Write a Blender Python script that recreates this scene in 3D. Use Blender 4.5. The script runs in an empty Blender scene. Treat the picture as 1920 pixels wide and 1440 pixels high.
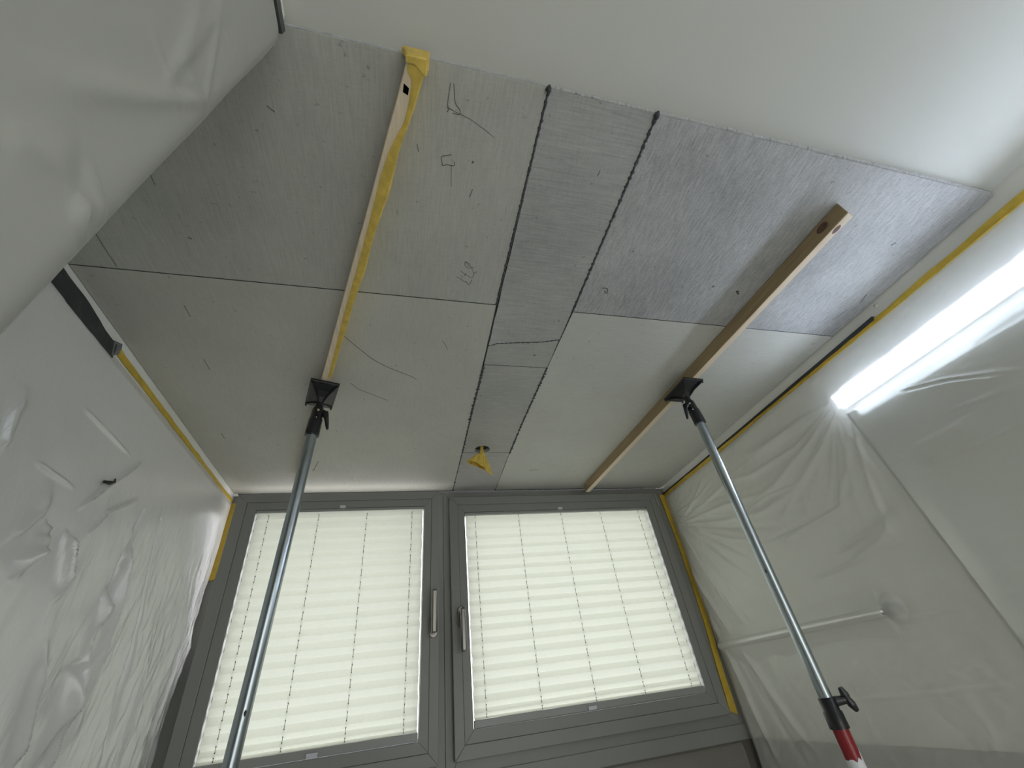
import bpy, math, random
import numpy as np
from mathutils import Matrix, Vector, noise as mnoise

# ------------------------------------------------------------------ camera, sky, exposure
S = 0.75            # one layout unit in metres (camera-to-ceiling distance)
EYE = 1.65          # camera height
scn = bpy.context.scene
COL = scn.collection
scn.view_settings.view_transform = 'Standard'
scn.view_settings.look = 'None'
scn.view_settings.gamma = 1.0
scn.view_settings.use_curve_mapping = False
scn.view_settings.exposure = 0.14
cam_d = bpy.data.cameras.new('camera')
cam = bpy.data.objects.new('camera', cam_d)
COL.objects.link(cam)
cam_d.sensor_fit = 'HORIZONTAL'
cam_d.sensor_width = 36.0
cam_d.lens = 758.126 / 1920 * 36.0
cam_d.clip_start = 0.01
cam.location = (0, 0, EYE)
cam.rotation_euler = (2.2373194, 0.1141138, -0.2173796)
scn.camera = cam
scn.cycles.use_denoising = True
scn.cycles.max_bounces = 10
scn.cycles.diffuse_bounces = 5
scn.cycles.glossy_bounces = 4
scn.cycles.transmission_bounces = 6
scn.cycles.transparent_max_bounces = 16
scn.cycles.sample_clamp_indirect = 6.0

world = bpy.data.worlds.new('overcast')
scn.world = world
world.use_nodes = True
wn = world.node_tree
wn.nodes.clear()
w_out = wn.nodes.new('ShaderNodeOutputWorld')
w_bg = wn.nodes.new('ShaderNodeBackground')
w_tc = wn.nodes.new('ShaderNodeTexCoord')
w_sep = wn.nodes.new('ShaderNodeSeparateXYZ')
w_rmp = wn.nodes.new('ShaderNodeValToRGB')
w_map = wn.nodes.new('ShaderNodeMapRange')
w_map.inputs['From Min'].default_value = -1
w_map.inputs['From Max'].default_value = 1
wn.links.new(w_tc.outputs['Generated'], w_sep.inputs[0])
wn.links.new(w_sep.outputs['Z'], w_map.inputs['Value'])
wn.links.new(w_map.outputs[0], w_rmp.inputs[0])
w_rmp.color_ramp.elements[0].position = 0.46
w_rmp.color_ramp.elements[0].color = (.56, .55, .53, 1)
w_rmp.color_ramp.elements[1].position = 0.56
w_rmp.color_ramp.elements[1].color = (.97, .97, 1.0, 1)
wn.links.new(w_rmp.outputs[0], w_bg.inputs[0])
SKY = 4.9
w_bg.inputs[1].default_value = SKY
wn.links.new(w_bg.outputs[0], w_out.inputs[0])
LAMP = 31.0         # radiance of the light bar behind the film

# portals: guide sky sampling through the front windows and the added glazed doors behind the camera (they emit nothing)
for nm, loc, rx, sx, sy in (('portal_front', (.29, 1.80, 1.94), math.radians(-90), 1.95, 1.05), ('portal_fill_door', (1.31, -1.12, 1.27), math.radians(90), .56, 2.15), ('portal_back', (.69, -1.59, 1.22), math.radians(90), .90, 2.05)):
    ld_ = bpy.data.lights.new(nm, 'AREA'); ld_.shape = 'RECTANGLE'; ld_.size = sx; ld_.size_y = sy
    ld_.cycles.is_portal = True
    lo_ = bpy.data.objects.new(nm, ld_); COL.objects.link(lo_); lo_.location = loc; lo_.rotation_euler = (rx, 0, math.radians(90) if nm == 'portal_fill_door' else 0)

# ------------------------------------------------------------------ helpers
MW = {}
def V(x, y, z):
    return Vector((x * S, y * S, EYE + z * S))

def tag(o, label=None, cat=None, group=None, kind=None):
    if label: o['label'] = label
    if cat: o['category'] = cat
    if group: o['group'] = group
    if kind: o['kind'] = kind
    return o

def empty(name, p, rot=(0, 0, 0), parent=None):
    o = bpy.data.objects.new(name, None)
    o.empty_display_size = 0.05
    COL.objects.link(o)
    o.location = V(*p)
    o.rotation_euler = rot
    from mathutils import Euler
    m = Matrix.Translation(V(*p)) @ Euler(rot).to_matrix().to_4x4()
    MW[o.name] = m
    return o

class MB:
    """collects shapes; verts in layout units (or in metres local to the parent with local=True)"""
    def __init__(s): s.v = []; s.f = []; s.sm = []
    def add(s, vs, fs, smooth=False):
        n = len(s.v)
        s.v += [tuple(v) for v in vs]
        s.f += [tuple(i + n for i in f) for f in fs]
        s.sm += [smooth] * len(fs)
    def box(s, x0, x1, y0, y1, z0, z1):
        s.add([(x0,y0,z0),(x1,y0,z0),(x1,y1,z0),(x0,y1,z0),(x0,y0,z1),(x1,y0,z1),(x1,y1,z1),(x0,y1,z1)],
              [(0,3,2,1),(4,5,6,7),(0,1,5,4),(1,2,6,5),(2,3,7,6),(3,0,4,7)])
    def prism(s, pts, z0, z1):
        n = len(pts)
        s.add([(x, y, z0) for x, y in pts] + [(x, y, z1) for x, y in pts],
              [tuple(range(n))[::-1], tuple(range(n, 2 * n))] + [(i, (i+1) % n, n + (i+1) % n, n + i) for i in range(n)])
    def tube(s, pts, rad, n=16, cap=True, smooth=True):
        """rad: number or list"""
        P = [Vector(p) for p in pts]
        R = rad if isinstance(rad, (list, tuple)) else [rad] * len(P)
        vs = []; fs = []
        t0 = (P[1] - P[0]).normalized()
        up = Vector((0, 0, 1)) if abs(t0.z) < .9 else Vector((0, 1, 0))
        a = t0.cross(up).normalized(); 
        for i, p in enumerate(P):
            t = (P[min(i+1, len(P)-1)] - P[max(i-1, 0)]).normalized()
            a = (a - t * a.dot(t)).normalized(); b = t.cross(a)
            for k in range(n):
                q = 2 * math.pi * k / n
                vs.append(p + (a * math.cos(q) + b * math.sin(q)) * R[i])
        for i in range(len(P) - 1):
            for k in range(n):
                fs.append((i*n+k, i*n+(k+1) % n, (i+1)*n+(k+1) % n, (i+1)*n+k))
        s.add(vs, fs, smooth)
        if cap:
            s.add(vs[:n], [tuple(range(n))[::-1]]); s.add(vs[-n:], [tuple(range(n))])
    def ribbon(s, pts, w, z, th=.0004):
        """flat strip in the plane of the ceiling"""
        P = [Vector((x, y)) for x, y in pts]
        L = []; Rr = []
        for i, p in enumerate(P):
            t = (P[min(i+1, len(P)-1)] - P[max(i-1, 0)]).normalized()
            nn = Vector((-t.y, t.x)) * w / 2
            L.append(p + nn); Rr.append(p - nn)
        n = len(P)
        vs = [(p.x, p.y, z) for p in L] + [(p.x, p.y, z) for p in Rr] + [(p.x, p.y, z+th) for p in L] + [(p.x, p.y, z+th) for p in Rr]
        fs = []
        for i in range(n - 1):
            fs += [(i, i+1, n+i+1, n+i), (2*n+i, 3*n+i, 3*n+i+1, 2*n+i+1), (i, 2*n+i, 2*n+i+1, i+1), (n+i, n+i+1, 3*n+i+1, 3*n+i)]
        fs += [(0, n, 3*n, 2*n), (n-1, 3*n-1, 4*n-1, 2*n-1)]
        s.add(vs, fs)
    def make(s, name, mat, parent=None, local=False, bevel=0, kind=None):
        me = bpy.data.meshes.new(name)
        o = bpy.data.objects.new(name, me)
        COL.objects.link(o)
        if local:
            P = [Vector(v) * S for v in s.v]
        else:
            P = [V(*v) for v in s.v]
            if parent is not None:
                inv = MW[parent.name].inverted()
                P = [inv @ p for p in P]
        if parent is not None:
            o.parent = parent
            MW[o.name] = MW[parent.name]
        else:
            xs = [p.x for p in P]; ys = [p.y for p in P]; zs = [p.z for p in P]
            c = Vector(((min(xs)+max(xs))/2, (min(ys)+max(ys))/2, min(zs)))
            P = [p - c for p in P]
            o.location = c
            MW[o.name] = Matrix.Translation(c)
        me.from_pydata([tuple(p) for p in P], [], s.f)
        me.polygons.foreach_set('use_smooth', s.sm)
        me.materials.append(mat)
        me.update()
        if bevel:
            b = o.modifiers.new('bevel', 'BEVEL'); b.width = bevel; b.segments = 2; b.limit_method = 'ANGLE'
        if kind: o['kind'] = kind
        return o

def nd(nt, t, **kw):
    n = nt.nodes.new(t)
    for k, v in kw.items(): setattr(n, k, v)
    return n

def mat(name, col, rough=.5, metal=0, spec=.5, var=0, vscale=(20, 20, 20), col2=None, bump=0, bscale=None, coat=0, detail=5, trans=0):
    """principled with noise colour variation and noise relief, object space"""
    m = bpy.data.materials.new(name); m.use_nodes = True
    nt = m.node_tree; p = nt.nodes['Principled BSDF']
    p.inputs['Base Color'].default_value = (*col, 1)
    p.inputs['Roughness'].default_value = rough
    p.inputs['Metallic'].default_value = metal
    p.inputs['Specular IOR Level'].default_value = spec
    p.inputs['Coat Weight'].default_value = coat
    if var or bump:
        tc = nd(nt, 'ShaderNodeTexCoord')
        mp = nd(nt, 'ShaderNodeMapping'); mp.inputs['Scale'].default_value = vscale
        nt.links.new(tc.outputs['Object'], mp.inputs[0])
        nz = nd(nt, 'ShaderNodeTexNoise'); nz.inputs['Scale'].default_value = 1; nz.inputs['Detail'].default_value = detail
        nz.inputs['Roughness'].default_value = .6
        nt.links.new(mp.outputs[0], nz.inputs['Vector'])
        if var:
            rp = nd(nt, 'ShaderNodeValToRGB')
            c2 = col2 or tuple(c * (1 - var) for c in col)
            rp.color_ramp.elements[0].position = .3; rp.color_ramp.elements[0].color = (*c2, 1)
            rp.color_ramp.elements[1].position = .7; rp.color_ramp.elements[1].color = (*(min(1, c * (1 + var * .6)) for c in col), 1)
            nt.links.new(nz.outputs['Fac'], rp.inputs[0])
            nt.links.new(rp.outputs[0], p.inputs['Base Color'])
        if bump:
            bp = nd(nt, 'ShaderNodeBump'); bp.inputs['Strength'].default_value = bump; bp.inputs['Distance'].default_value = .002
            if bscale:
                mp2 = nd(nt, 'ShaderNodeMapping'); mp2.inputs['Scale'].default_value = bscale
                nt.links.new(tc.outputs['Object'], mp2.inputs[0])
                nz2 = nd(nt, 'ShaderNodeTexNoise'); nz2.inputs['Scale'].default_value = 1; nz2.inputs['Detail'].default_value = 6
                nt.links.new(mp2.outputs[0], nz2.inputs['Vector'])
                nt.links.new(nz2.outputs['Fac'], bp.inputs['Height'])
            else:
                nt.links.new(nz.outputs['Fac'], bp.inputs['Height'])
            nt.links.new(bp.outputs[0], p.inputs['Normal'])
    return m

def film_mat(name, col, cover, gloss=.22, rough=.28, bscale=(60, 60, 60), bump=.25, ior=1.5):
    """thin hazy masking film: part see-through, part milky, part shiny"""
    m = bpy.data.materials.new(name); m.use_nodes = True
    nt = m.node_tree; nt.nodes.clear(); L = nt.links
    out = nd(nt, 'ShaderNodeOutputMaterial')
    tc = nd(nt, 'ShaderNodeTexCoord'); mp = nd(nt, 'ShaderNodeMapping'); mp.inputs['Scale'].default_value = bscale
    L.new(tc.outputs['Object'], mp.inputs[0])
    nz = nd(nt, 'ShaderNodeTexNoise'); nz.inputs['Scale'].default_value = 1; nz.inputs['Detail'].default_value = 6; nz.inputs['Roughness'].default_value = .65
    L.new(mp.outputs[0], nz.inputs['Vector'])
    bp = nd(nt, 'ShaderNodeBump'); bp.inputs['Strength'].default_value = bump; bp.inputs['Distance'].default_value = .003
    L.new(nz.outputs['Fac'], bp.inputs['Height'])
    d = nd(nt, 'ShaderNodeBsdfDiffuse'); d.inputs[0].default_value = (*col, 1)
    t = nd(nt, 'ShaderNodeBsdfTranslucent'); t.inputs[0].default_value = (*col, 1)
    g = nd(nt, 'ShaderNodeBsdfGlossy'); g.inputs[0].default_value = (.9, .9, .9, 1); g.inputs['Roughness'].default_value = rough
    for n in (d, t, g): L.new(bp.outputs[0], n.inputs['Normal'])
    a = nd(nt, 'ShaderNodeMixShader'); a.inputs[0].default_value = .12
    L.new(d.outputs[0], a.inputs[1]); L.new(t.outputs[0], a.inputs[2])
    b = nd(nt, 'ShaderNodeMixShader')
    fz = nd(nt, 'ShaderNodeFresnel'); fz.inputs['IOR'].default_value = ior; L.new(bp.outputs[0], fz.inputs['Normal'])
    fa = nd(nt, 'ShaderNodeMath', operation='ADD', use_clamp=True); fa.inputs[1].default_value = gloss - .05; L.new(fz.outputs[0], fa.inputs[0])
    L.new(fa.outputs[0], b.inputs[0])
    L.new(a.outputs[0], b.inputs[1]); L.new(g.outputs[0], b.inputs[2])
    tr = nd(nt, 'ShaderNodeBsdfTransparent')
    c = nd(nt, 'ShaderNodeMixShader'); c.inputs[0].default_value = cover
    L.new(tr.outputs[0], c.inputs[1]); L.new(b.outputs[0], c.inputs[2])
    L.new(c.outputs[0], out.inputs[0])
    return m

def board_mat(name, c1, c2, along, coarse=1.0, bump=.35, rough=.55, spec=.35, lo=22, hi=330):
    """fibre cement: fine streaks along one axis, cloudy patches, dark pits"""
    m = bpy.data.materials.new(name); m.use_nodes = True
    nt = m.node_tree; L = nt.links; p = nt.nodes['Principled BSDF']
    p.inputs['Roughness'].default_value = rough; p.inputs['Specular IOR Level'].default_value = spec
    tc = nd(nt, 'ShaderNodeTexCoord')
    def nz(sc, det=5, rg=.6):
        mp = nd(nt, 'ShaderNodeMapping'); mp.inputs['Scale'].default_value = sc
        n = nd(nt, 'ShaderNodeTexNoise'); n.inputs['Scale'].default_value = 1; n.inputs['Detail'].default_value = det; n.inputs['Roughness'].default_value = rg
        L.new(tc.outputs['Object'], mp.inputs[0]); L.new(mp.outputs[0], n.inputs['Vector'])
        return n
    lo, hi = lo / coarse, hi / coarse
    st = nz((hi, lo, 50) if along == 'y' else (lo, hi, 50), 4, .65)
    weave = nz((lo*3, hi*1.2, 50) if along == 'y' else (hi*1.2, lo*3, 50), 3, .6)
    cl = nz((5, 5, 5), 4, .55)
    pit = nz((95, 95, 95), 2, .5)
    def mix(a, b, f):
        x = nd(nt, 'ShaderNodeMath', operation='MULTIPLY'); x.inputs[1].default_value = f; L.new(b, x.inputs[0])
        y = nd(nt, 'ShaderNodeMath', operation='ADD'); L.new(a, y.inputs[0]); L.new(x.outputs[0], y.inputs[1]); return y.outputs[0]
    h = mix(st.outputs['Fac'], weave.outputs['Fac'], .45)
    hc = mix(h, cl.outputs['Fac'], .7)
    mr = nd(nt, 'ShaderNodeMapRange'); mr.inputs['From Min'].default_value = .72; mr.inputs['From Max'].default_value = 1.45
    L.new(hc, mr.inputs['Value'])
    rp = nd(nt, 'ShaderNodeMix', data_type='RGBA'); rp.inputs[6].default_value = (*c2, 1); rp.inputs[7].default_value = (*c1, 1)
    L.new(mr.outputs[0], rp.inputs[0])
    pr = nd(nt, 'ShaderNodeMapRange'); pr.inputs['From Min'].default_value = .23; pr.inputs['From Max'].default_value = .30
    pr.inputs['To Min'].default_value = .66; pr.inputs['To Max'].default_value = 1
    L.new(pit.outputs['Fac'], pr.inputs['Value'])
    mu = nd(nt, 'ShaderNodeMix', data_type='RGBA', blend_type='MULTIPLY'); mu.inputs[0].default_value = 1
    L.new(rp.outputs[2], mu.inputs[6]); L.new(pr.outputs[0], mu.inputs[7])
    L.new(mu.outputs[2], p.inputs['Base Color'])
    bp = nd(nt, 'ShaderNodeBump'); bp.inputs['Strength'].default_value = bump; bp.inputs['Distance'].default_value = .0012
    L.new(h, bp.inputs['Height']); L.new(bp.outputs[0], p.inputs['Normal'])
    return m

M = {}
M['plaster'] = mat('plaster', (.61, .61, .575), .65, spec=.3, bump=.06, bscale=(140, 140, 140))
M['wallpaint'] = mat('wall_paint', (.84, .84, .80), .55, bump=.05, bscale=(120, 120, 120))
M['substrate'] = mat('substrate', (.035, .034, .038), .9)
M['filler'] = mat('joint_filler', (.075, .072, .085), .8, var=.5, vscale=(150, 150, 150), bump=.8, bscale=(400, 400, 400))
M['lipplaster'] = mat('edge_plaster', (.42, .42, .43), .8, var=.2, vscale=(60, 200, 60), bump=.6, bscale=(250, 250, 250))
M['pencil'] = mat('pencil', (.13, .13, .13), .7)
M['frame'] = mat('frame_grey', (.235, .235, .222), .42, spec=.45)
M['gasket'] = mat('gasket', (.03, .03, .03), .6)
M['rail'] = mat('blind_rail', (.30, .30, .29), .4)
M['tab'] = mat('clear_tab', (.62, .60, .66), .25)
M['cord'] = mat('cord', (.10, .10, .09), .7)
M['nickel'] = mat('dark_nickel', (.23, .215, .20), .28, metal=1)
M['steel'] = mat('galvanised_steel', (.44, .49, .52), .27, metal=1, var=.22, vscale=(60, 60, 9), bump=.05)
M['red'] = mat('red_paint', (.25, .010, .015), .35, coat=.3)
M['sticker'] = mat('white_sticker', (.75, .75, .78), .4)
M['black'] = mat('black_plastic', (.012, .012, .014), .33, bump=.1, bscale=(300, 300, 300))
M['screw'] = mat('screw', (.7, .7, .7), .25, metal=1)
M['yellow'] = mat('yellow_tape', (.62, .43, .05), .42, var=.18, vscale=(40, 40, 40), bump=.5, bscale=(60, 60, 60))
M['washi'] = mat('yellow_paper', (.70, .50, .10), .5, var=.2, vscale=(60, 60, 60), bump=.6, bscale=(90, 90, 90))
M['darktape'] = mat('dark_tape', (.040, .046, .047), .38, var=.2, vscale=(30, 30, 30), bump=.3, bscale=(50, 50, 50))
M['blacktape'] = mat('black_tape', (.03, .03, .034), .35)
M['teal'] = mat('teal_ink', (.015, .15, .18), .5)
M['knot'] = mat('knot_wood', (.16, .075, .06), .6, var=.4, vscale=(200, 200, 200))
M['wood'] = mat('pine_pale', (.80, .67, .50), .6, var=.14, vscale=(180, 7, 180), bump=.25, bscale=(300, 30, 300))
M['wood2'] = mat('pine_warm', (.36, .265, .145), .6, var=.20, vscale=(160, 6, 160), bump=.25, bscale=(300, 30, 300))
M['low_dark'] = mat('dark_low_wall', (.11, .10, .085), .5, var=.2, vscale=(8, 8, 8))
M['floor'] = mat('floor', (.80, .79, .76), .6, var=.15, vscale=(6, 6, 6))
M['mirror'] = mat('mirror', (.80, .82, .80), .20, metal=1)
M['chrome'] = mat('rail_white', (.95, .95, .94), .2, metal=.8)
M['lampbody'] = mat('lamp_body', (.8, .8, .8), .4)
M['film_r'] = film_mat('film_right', (.93, .93, .885), .56, .06, .28, (45, 45, 45), .3)
M['film_l'] = film_mat('film_left', (.94, .94, .92), .90, .12, .17, (70, 130, 30), .38, 1.65)
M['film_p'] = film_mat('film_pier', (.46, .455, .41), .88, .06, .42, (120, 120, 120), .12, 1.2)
M['film_w'] = film_mat('film_window_wall', (.45, .43, .38), .38, .12, .35, (30, 60, 60), .3)
M['b_tl'] = board_mat('board_fine', (.545, .545, .505), (.39, .39, .365), 'y', 1.0, .25)
M['b_bl'] = board_mat('board_smooth', (.565, .56, .515), (.455, .45, .415), 'y', .8, .18)
M['b_st'] = board_mat('board_strip', (.52, .52, .51), (.31, .31, .308), 'x', 1.2, .4)
M['b_s2'] = board_mat('board_strip_lower', (.49, .49, .465), (.33, .33, .312), 'x', 1.1, .35)
M['b_tr'] = board_mat('board_rough', (.555, .56, .565), (.27, .27, .275), 'y', 1.0, .8, lo=38, hi=240)
M['b_br'] = board_mat('board_pale', (.60, .60, .56), (.49, .49, .455), 'x', .9, .18)
M['b_edge'] = M['b_bl']
em = bpy.data.materials.new('light_diffuser'); em.use_nodes = True
ep = em.node_tree.nodes['Principled BSDF']
ep.inputs['Base Color'].default_value = (.9, .9, .9, 1)
ep.inputs['Emission Color'].default_value = (.73, .83, 1.0, 1)
ep.inputs['Emission Strength'].default_value = LAMP
M['lamp'] = em
em2 = em.copy(); em2.name = 'light_diffuser_side'; em2.node_tree.nodes['Principled BSDF'].inputs['Emission Strength'].default_value = 1.8
M['lamp_side'] = em2
em3 = em.copy(); em3.name = 'light_diffuser_lower'; em3.node_tree.nodes['Principled BSDF'].inputs['Emission Strength'].default_value = 3.8
M['lamp_low'] = em3
# pleated blind fabric: daylight soaks through it
bf = bpy.data.materials.new('pleated_fabric'); bf.use_nodes = True
nt = bf.node_tree; nt.nodes.clear()
o_ = nd(nt, 'ShaderNodeOutputMaterial'); d_ = nd(nt, 'ShaderNodeBsdfDiffuse'); t_ = nd(nt, 'ShaderNodeBsdfTranslucent'); x_ = nd(nt, 'ShaderNodeMixShader')
tc_ = nd(nt, 'ShaderNodeTexCoord'); mp_ = nd(nt, 'ShaderNodeMapping'); mp_.inputs['Scale'].default_value = (220, 220, 220)
nz_ = nd(nt, 'ShaderNodeTexNoise'); nz_.inputs['Scale'].default_value = 1; nz_.inputs['Detail'].default_value = 4
nt.links.new(tc_.outputs['Object'], mp_.inputs[0]); nt.links.new(mp_.outputs[0], nz_.inputs['Vector'])
r_ = nd(nt, 'ShaderNodeValToRGB'); r_.color_ramp.elements[0].position = .3; r_.color_ramp.elements[1].position = .7
r_.color_ramp.elements[0].color = (.70, .715, .635, 1); r_.color_ramp.elements[1].color = (.82, .835, .745, 1)
nt.links.new(nz_.outputs['Fac'], r_.inputs[0])
nt.links.new(r_.outputs[0], t_.inputs[0]); d_.inputs[0].default_value = (.75, .75, .68, 1)
x_.inputs[0].default_value = .232
nt.links.new(d_.outputs[0], x_.inputs[1]); nt.links.new(t_.outputs[0], x_.inputs[2]); nt.links.new(x_.outputs[0], o_.inputs[0])
M['fabric'] = bf
gl = bpy.data.materials.new('window_glass'); gl.use_nodes = True
nt = gl.node_tree; nt.nodes.clear()
o_ = nd(nt, 'ShaderNodeOutputMaterial'); a_ = nd(nt, 'ShaderNodeBsdfTransparent'); g_ = nd(nt, 'ShaderNodeBsdfGlossy'); x_ = nd(nt, 'ShaderNodeMixShader')
a_.inputs[0].default_value = (.93, .95, .94, 1); g_.inputs['Roughness'].default_value = .02; x_.inputs[0].default_value = .07
nt.links.new(a_.outputs[0], x_.inputs[1]); nt.links.new(g_.outputs[0], x_.inputs[2]); nt.links.new(x_.outputs[0], o_.inputs[0])
M['glass'] = gl

# ------------------------------------------------------------------ the room
CEIL = 1.02          # plaster face; the boards hang below it down to z = 1
FL = -2.2            # floor
XL, XR, XP = -.867, 1.632, -.254
YW = 2.235           # plane of the fixed window frames
YB = -2.0
ceiling = MB(); ceiling.box(XL - .1, XR + .1, YB - .1, .242, CEIL, CEIL + .1)
ceiling = ceiling.make('ceiling', M['plaster'], kind='structure')
m = MB(); m.box(XL - .1, XR + .1, .243, 2.4, CEIL + .002, CEIL + .1); m.make('board_backing', M['substrate'], ceiling)
m = MB(); m.box(XL - .1, XR + .1, YB - .1, 2.4, FL - .1, FL); m.make('floor', M['floor'], kind='structure')
m = MB(); m.box(XL - .1, XL, .23, 2.4, FL, CEIL); m.make('wall_left', M['wallpaint'], kind='structure')
m = MB(); m.box(XL - .1, XP, YB, .2295, FL, CEIL); m.make('wall_pier', M['wallpaint'], kind='structure', bevel=.006)
wr = MB()          # glazed door opening added behind the camera to let in fill daylight
for q in ((YB, -1.85, FL, CEIL), (-1.15, 2.4, FL, CEIL), (-1.85, -1.15, .90, CEIL), (-1.85, -1.15, FL, -1.95)):
    wr.box(XR, XR + .1, q[0], q[1], q[2], q[3])
wr = wr.make('wall_right', M['wallpaint'], kind='structure')
m = MB()
for q in ((-1.85, -1.79, -1.95, .90), (-1.21, -1.15, -1.95, .90), (-1.79, -1.21, -1.95, -1.88), (-1.79, -1.21, .83, .90)):
    m.box(XR + .02, XR + .08, q[0], q[1], q[2], q[3])
bd = m.make('fill_door_1', M['frame'], kind='structure')
m = MB(); m.box(XR + .045, XR + .055, -1.79, -1.21, -1.88, .83); m.make('glass_pane', M['glass'], bd)
m = MB(); m.box(XR - .006, XR - .0005, .2, 2.232, FL + .01, -.262); m.make('low_dark_panel', M['low_dark'], wr)  # dark sheet painting the shadow low on the right wall
m = MB()
for q in ((XL - .1, .30, FL, CEIL), (1.5, XR + .1, FL, CEIL), (.30, 1.5, FL, -1.9), (.30, 1.5, .75, CEIL)):
    m.box(q[0], q[1], YB - .1, YB, q[2], q[3])
m.make('wall_back', M['wallpaint'], kind='structure')
m = MB()
for q in ((.30, .36, -1.9, .75), (1.44, 1.5, -1.9, .75), (.88, .92, -1.84, .69), (.36, 1.44, -1.9, -1.84), (.36, 1.44, .69, .75)):
    m.box(q[0], q[1], YB - .08, YB - .02, q[2], q[3])
bd = m.make('fill_door_2', M['frame'], kind='structure')  # unseen door, added as a second source of fill daylight
for x0_, x1_ in ((.36, .88), (.92, 1.44)):
    m = MB(); m.box(x0_, x1_, YB - .055, YB - .045, -1.84, .69); m.make('glass_pane', M['glass'], bd)
m = MB(); m.box(XL, XR, YW, YW + .12, FL, -.262); wf = m.make('wall_front', M['wallpaint'], kind='structure')
m = MB(); m.box(XL + .002, XR - .002, YW - .004, YW, FL + .01, -.262); m.make('low_dark_panel', M['low_dark'], wf)
m = MB(); m.box(XR - .01, XR + .006, .635, .660, .974, .990)
dab = MB(); dab.tube([(XR+.001, .648, .98), (XR-.004, .648, .98), (XR-.007, .646, .977)], [.009, .007, .003], 9)
dab.make('plaster_dab', M['plaster'], wr)

# ------------------------------------------------------------------ ceiling boards
rnd = random.Random(4)
def rough_edge(a, b, step, amp, seed):
    """points from a to b (b left out) with ragged sideways offsets"""
    a = Vector(a); b = Vector(b); d = b - a; n = max(1, int(d.length / step)); t = d.normalized(); pn = Vector((-t.y, t.x))
    out = []
    for i in range(n):
        q = a + d * (i / n)
        k = mnoise.noise(Vector((i * .37, seed * 7.1, 0))) * amp + mnoise.noise(Vector((i * 1.7, seed * 3.3, 5))) * amp * .5
        if i == 0: k = 0
        out.append(tuple(q + pn * k))
    return out
def board(corners, rough, mt, hole=None, top=CEIL + .001):
    pts = []
    n = len(corners)
    for i in range(n):
        pts += rough_edge(corners[i], corners[(i+1) % n], .02, rough[i], i + len(corners) * 3 + corners[0][0])
    m = MB()
    if hole is None:
        m.prism(pts, 1.0, top)
    else:
        m.prism(pts, 1.0, top)
    return m.make('board_panel', M[mt], ceiling)
g = .0016
HX, HY, HR = .351, 1.753, .0385       # cable hole, cut across the joint at y = 1.782
def hole_arc(ya, upper):
    """points on the hole circle on one side of the joint, left to right"""
    out = []
    a0 = math.asin((ya - HY) / HR)
    if upper:       # the arc at y < ya (camera side)
        A = [math.pi - a0 + (2 * a0 + math.pi) * k / 18 for k in range(19)]
    else:
        A = [math.pi - a0 - (math.pi - 2 * a0) * k / 8 for k in range(9)]
    return [(HX + HR * math.cos(t), HY + HR * math.sin(t)) for t in A]
panels = {}
panels[0] = board([(XL + .004, .235), (.2475, .235), (.2465, .8265), (XL + .003, .8255)], [.0008, .002, .0003, .0003], 'b_tl')
panels[1] = board([(XL + .003, .8285), (.2480, .8295), (.2535, 1.40), (.2530, 2.2255), (XL + .003, 2.2255)], [.0003, .0005, .0016, .0006, 0], 'b_bl')
cut = [(.2555, 1.018), (.285, 1.002), (.36, .990), (.44, .979), (.5045, .961)]
panels[2] = board([(.2525, .236), (.5055, .238), (.5060, .958)] + [(x, y - .002) for x, y in cut[::-1][1:]] , [.0012, .002, 0, 0, 0, 0, .002], 'b_st')
panels[3] = board([(x, y + .002) for x, y in cut] + [(.5050, 1.1145), (.2565, 1.1165)], [.0012] * 4 + [.0004, .0008, .0004], 'b_s2')
up = hole_arc(1.781, True)
panels[4] = board([(.2580, 1.1195), (.5015, 1.1175), (.4960, 1.781)] + up[::-1] + [(.2580, 1.781)], [.0008, .002, 0] + [0] * 19 + [.0025], 'b_s2')
dn = hole_arc(1.784, False)
panels[5] = board([(.2575, 1.784)] + dn + [(.4970, 1.784), (.5072, 2.2300), (.2550, 2.2280)], [0] * 10 + [.0004, .0004, 0], 'b_s2')
panels[6] = board([(.5105, .238), (1.626, .245), (1.6265, .8245), (.5125, .8255)], [.0012, .0004, .0003, .002], 'b_tr')
panels[7] = board([(.5125, .8280), (1.6265, .8270), (1.6265, 2.2480), (.5092, 2.2350), (.4992, 1.79), (.5035, 1.40), (.5055, 1.12)], [.0003, .0003, 0, .0004, .0010, .0012, .0004], 'b_br')
# dark tube of the cable hole
m = MB(); m.tube([(HX, HY, 1.004), (HX, HY, 1.0215)], HR + .002, 28, cap=False); 
m.tube([(HX, HY, 1.0212), (HX, HY, 1.0216)], HR + .002, 28); m.make('cable_hole_lining', M['gasket'], ceiling)

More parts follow.
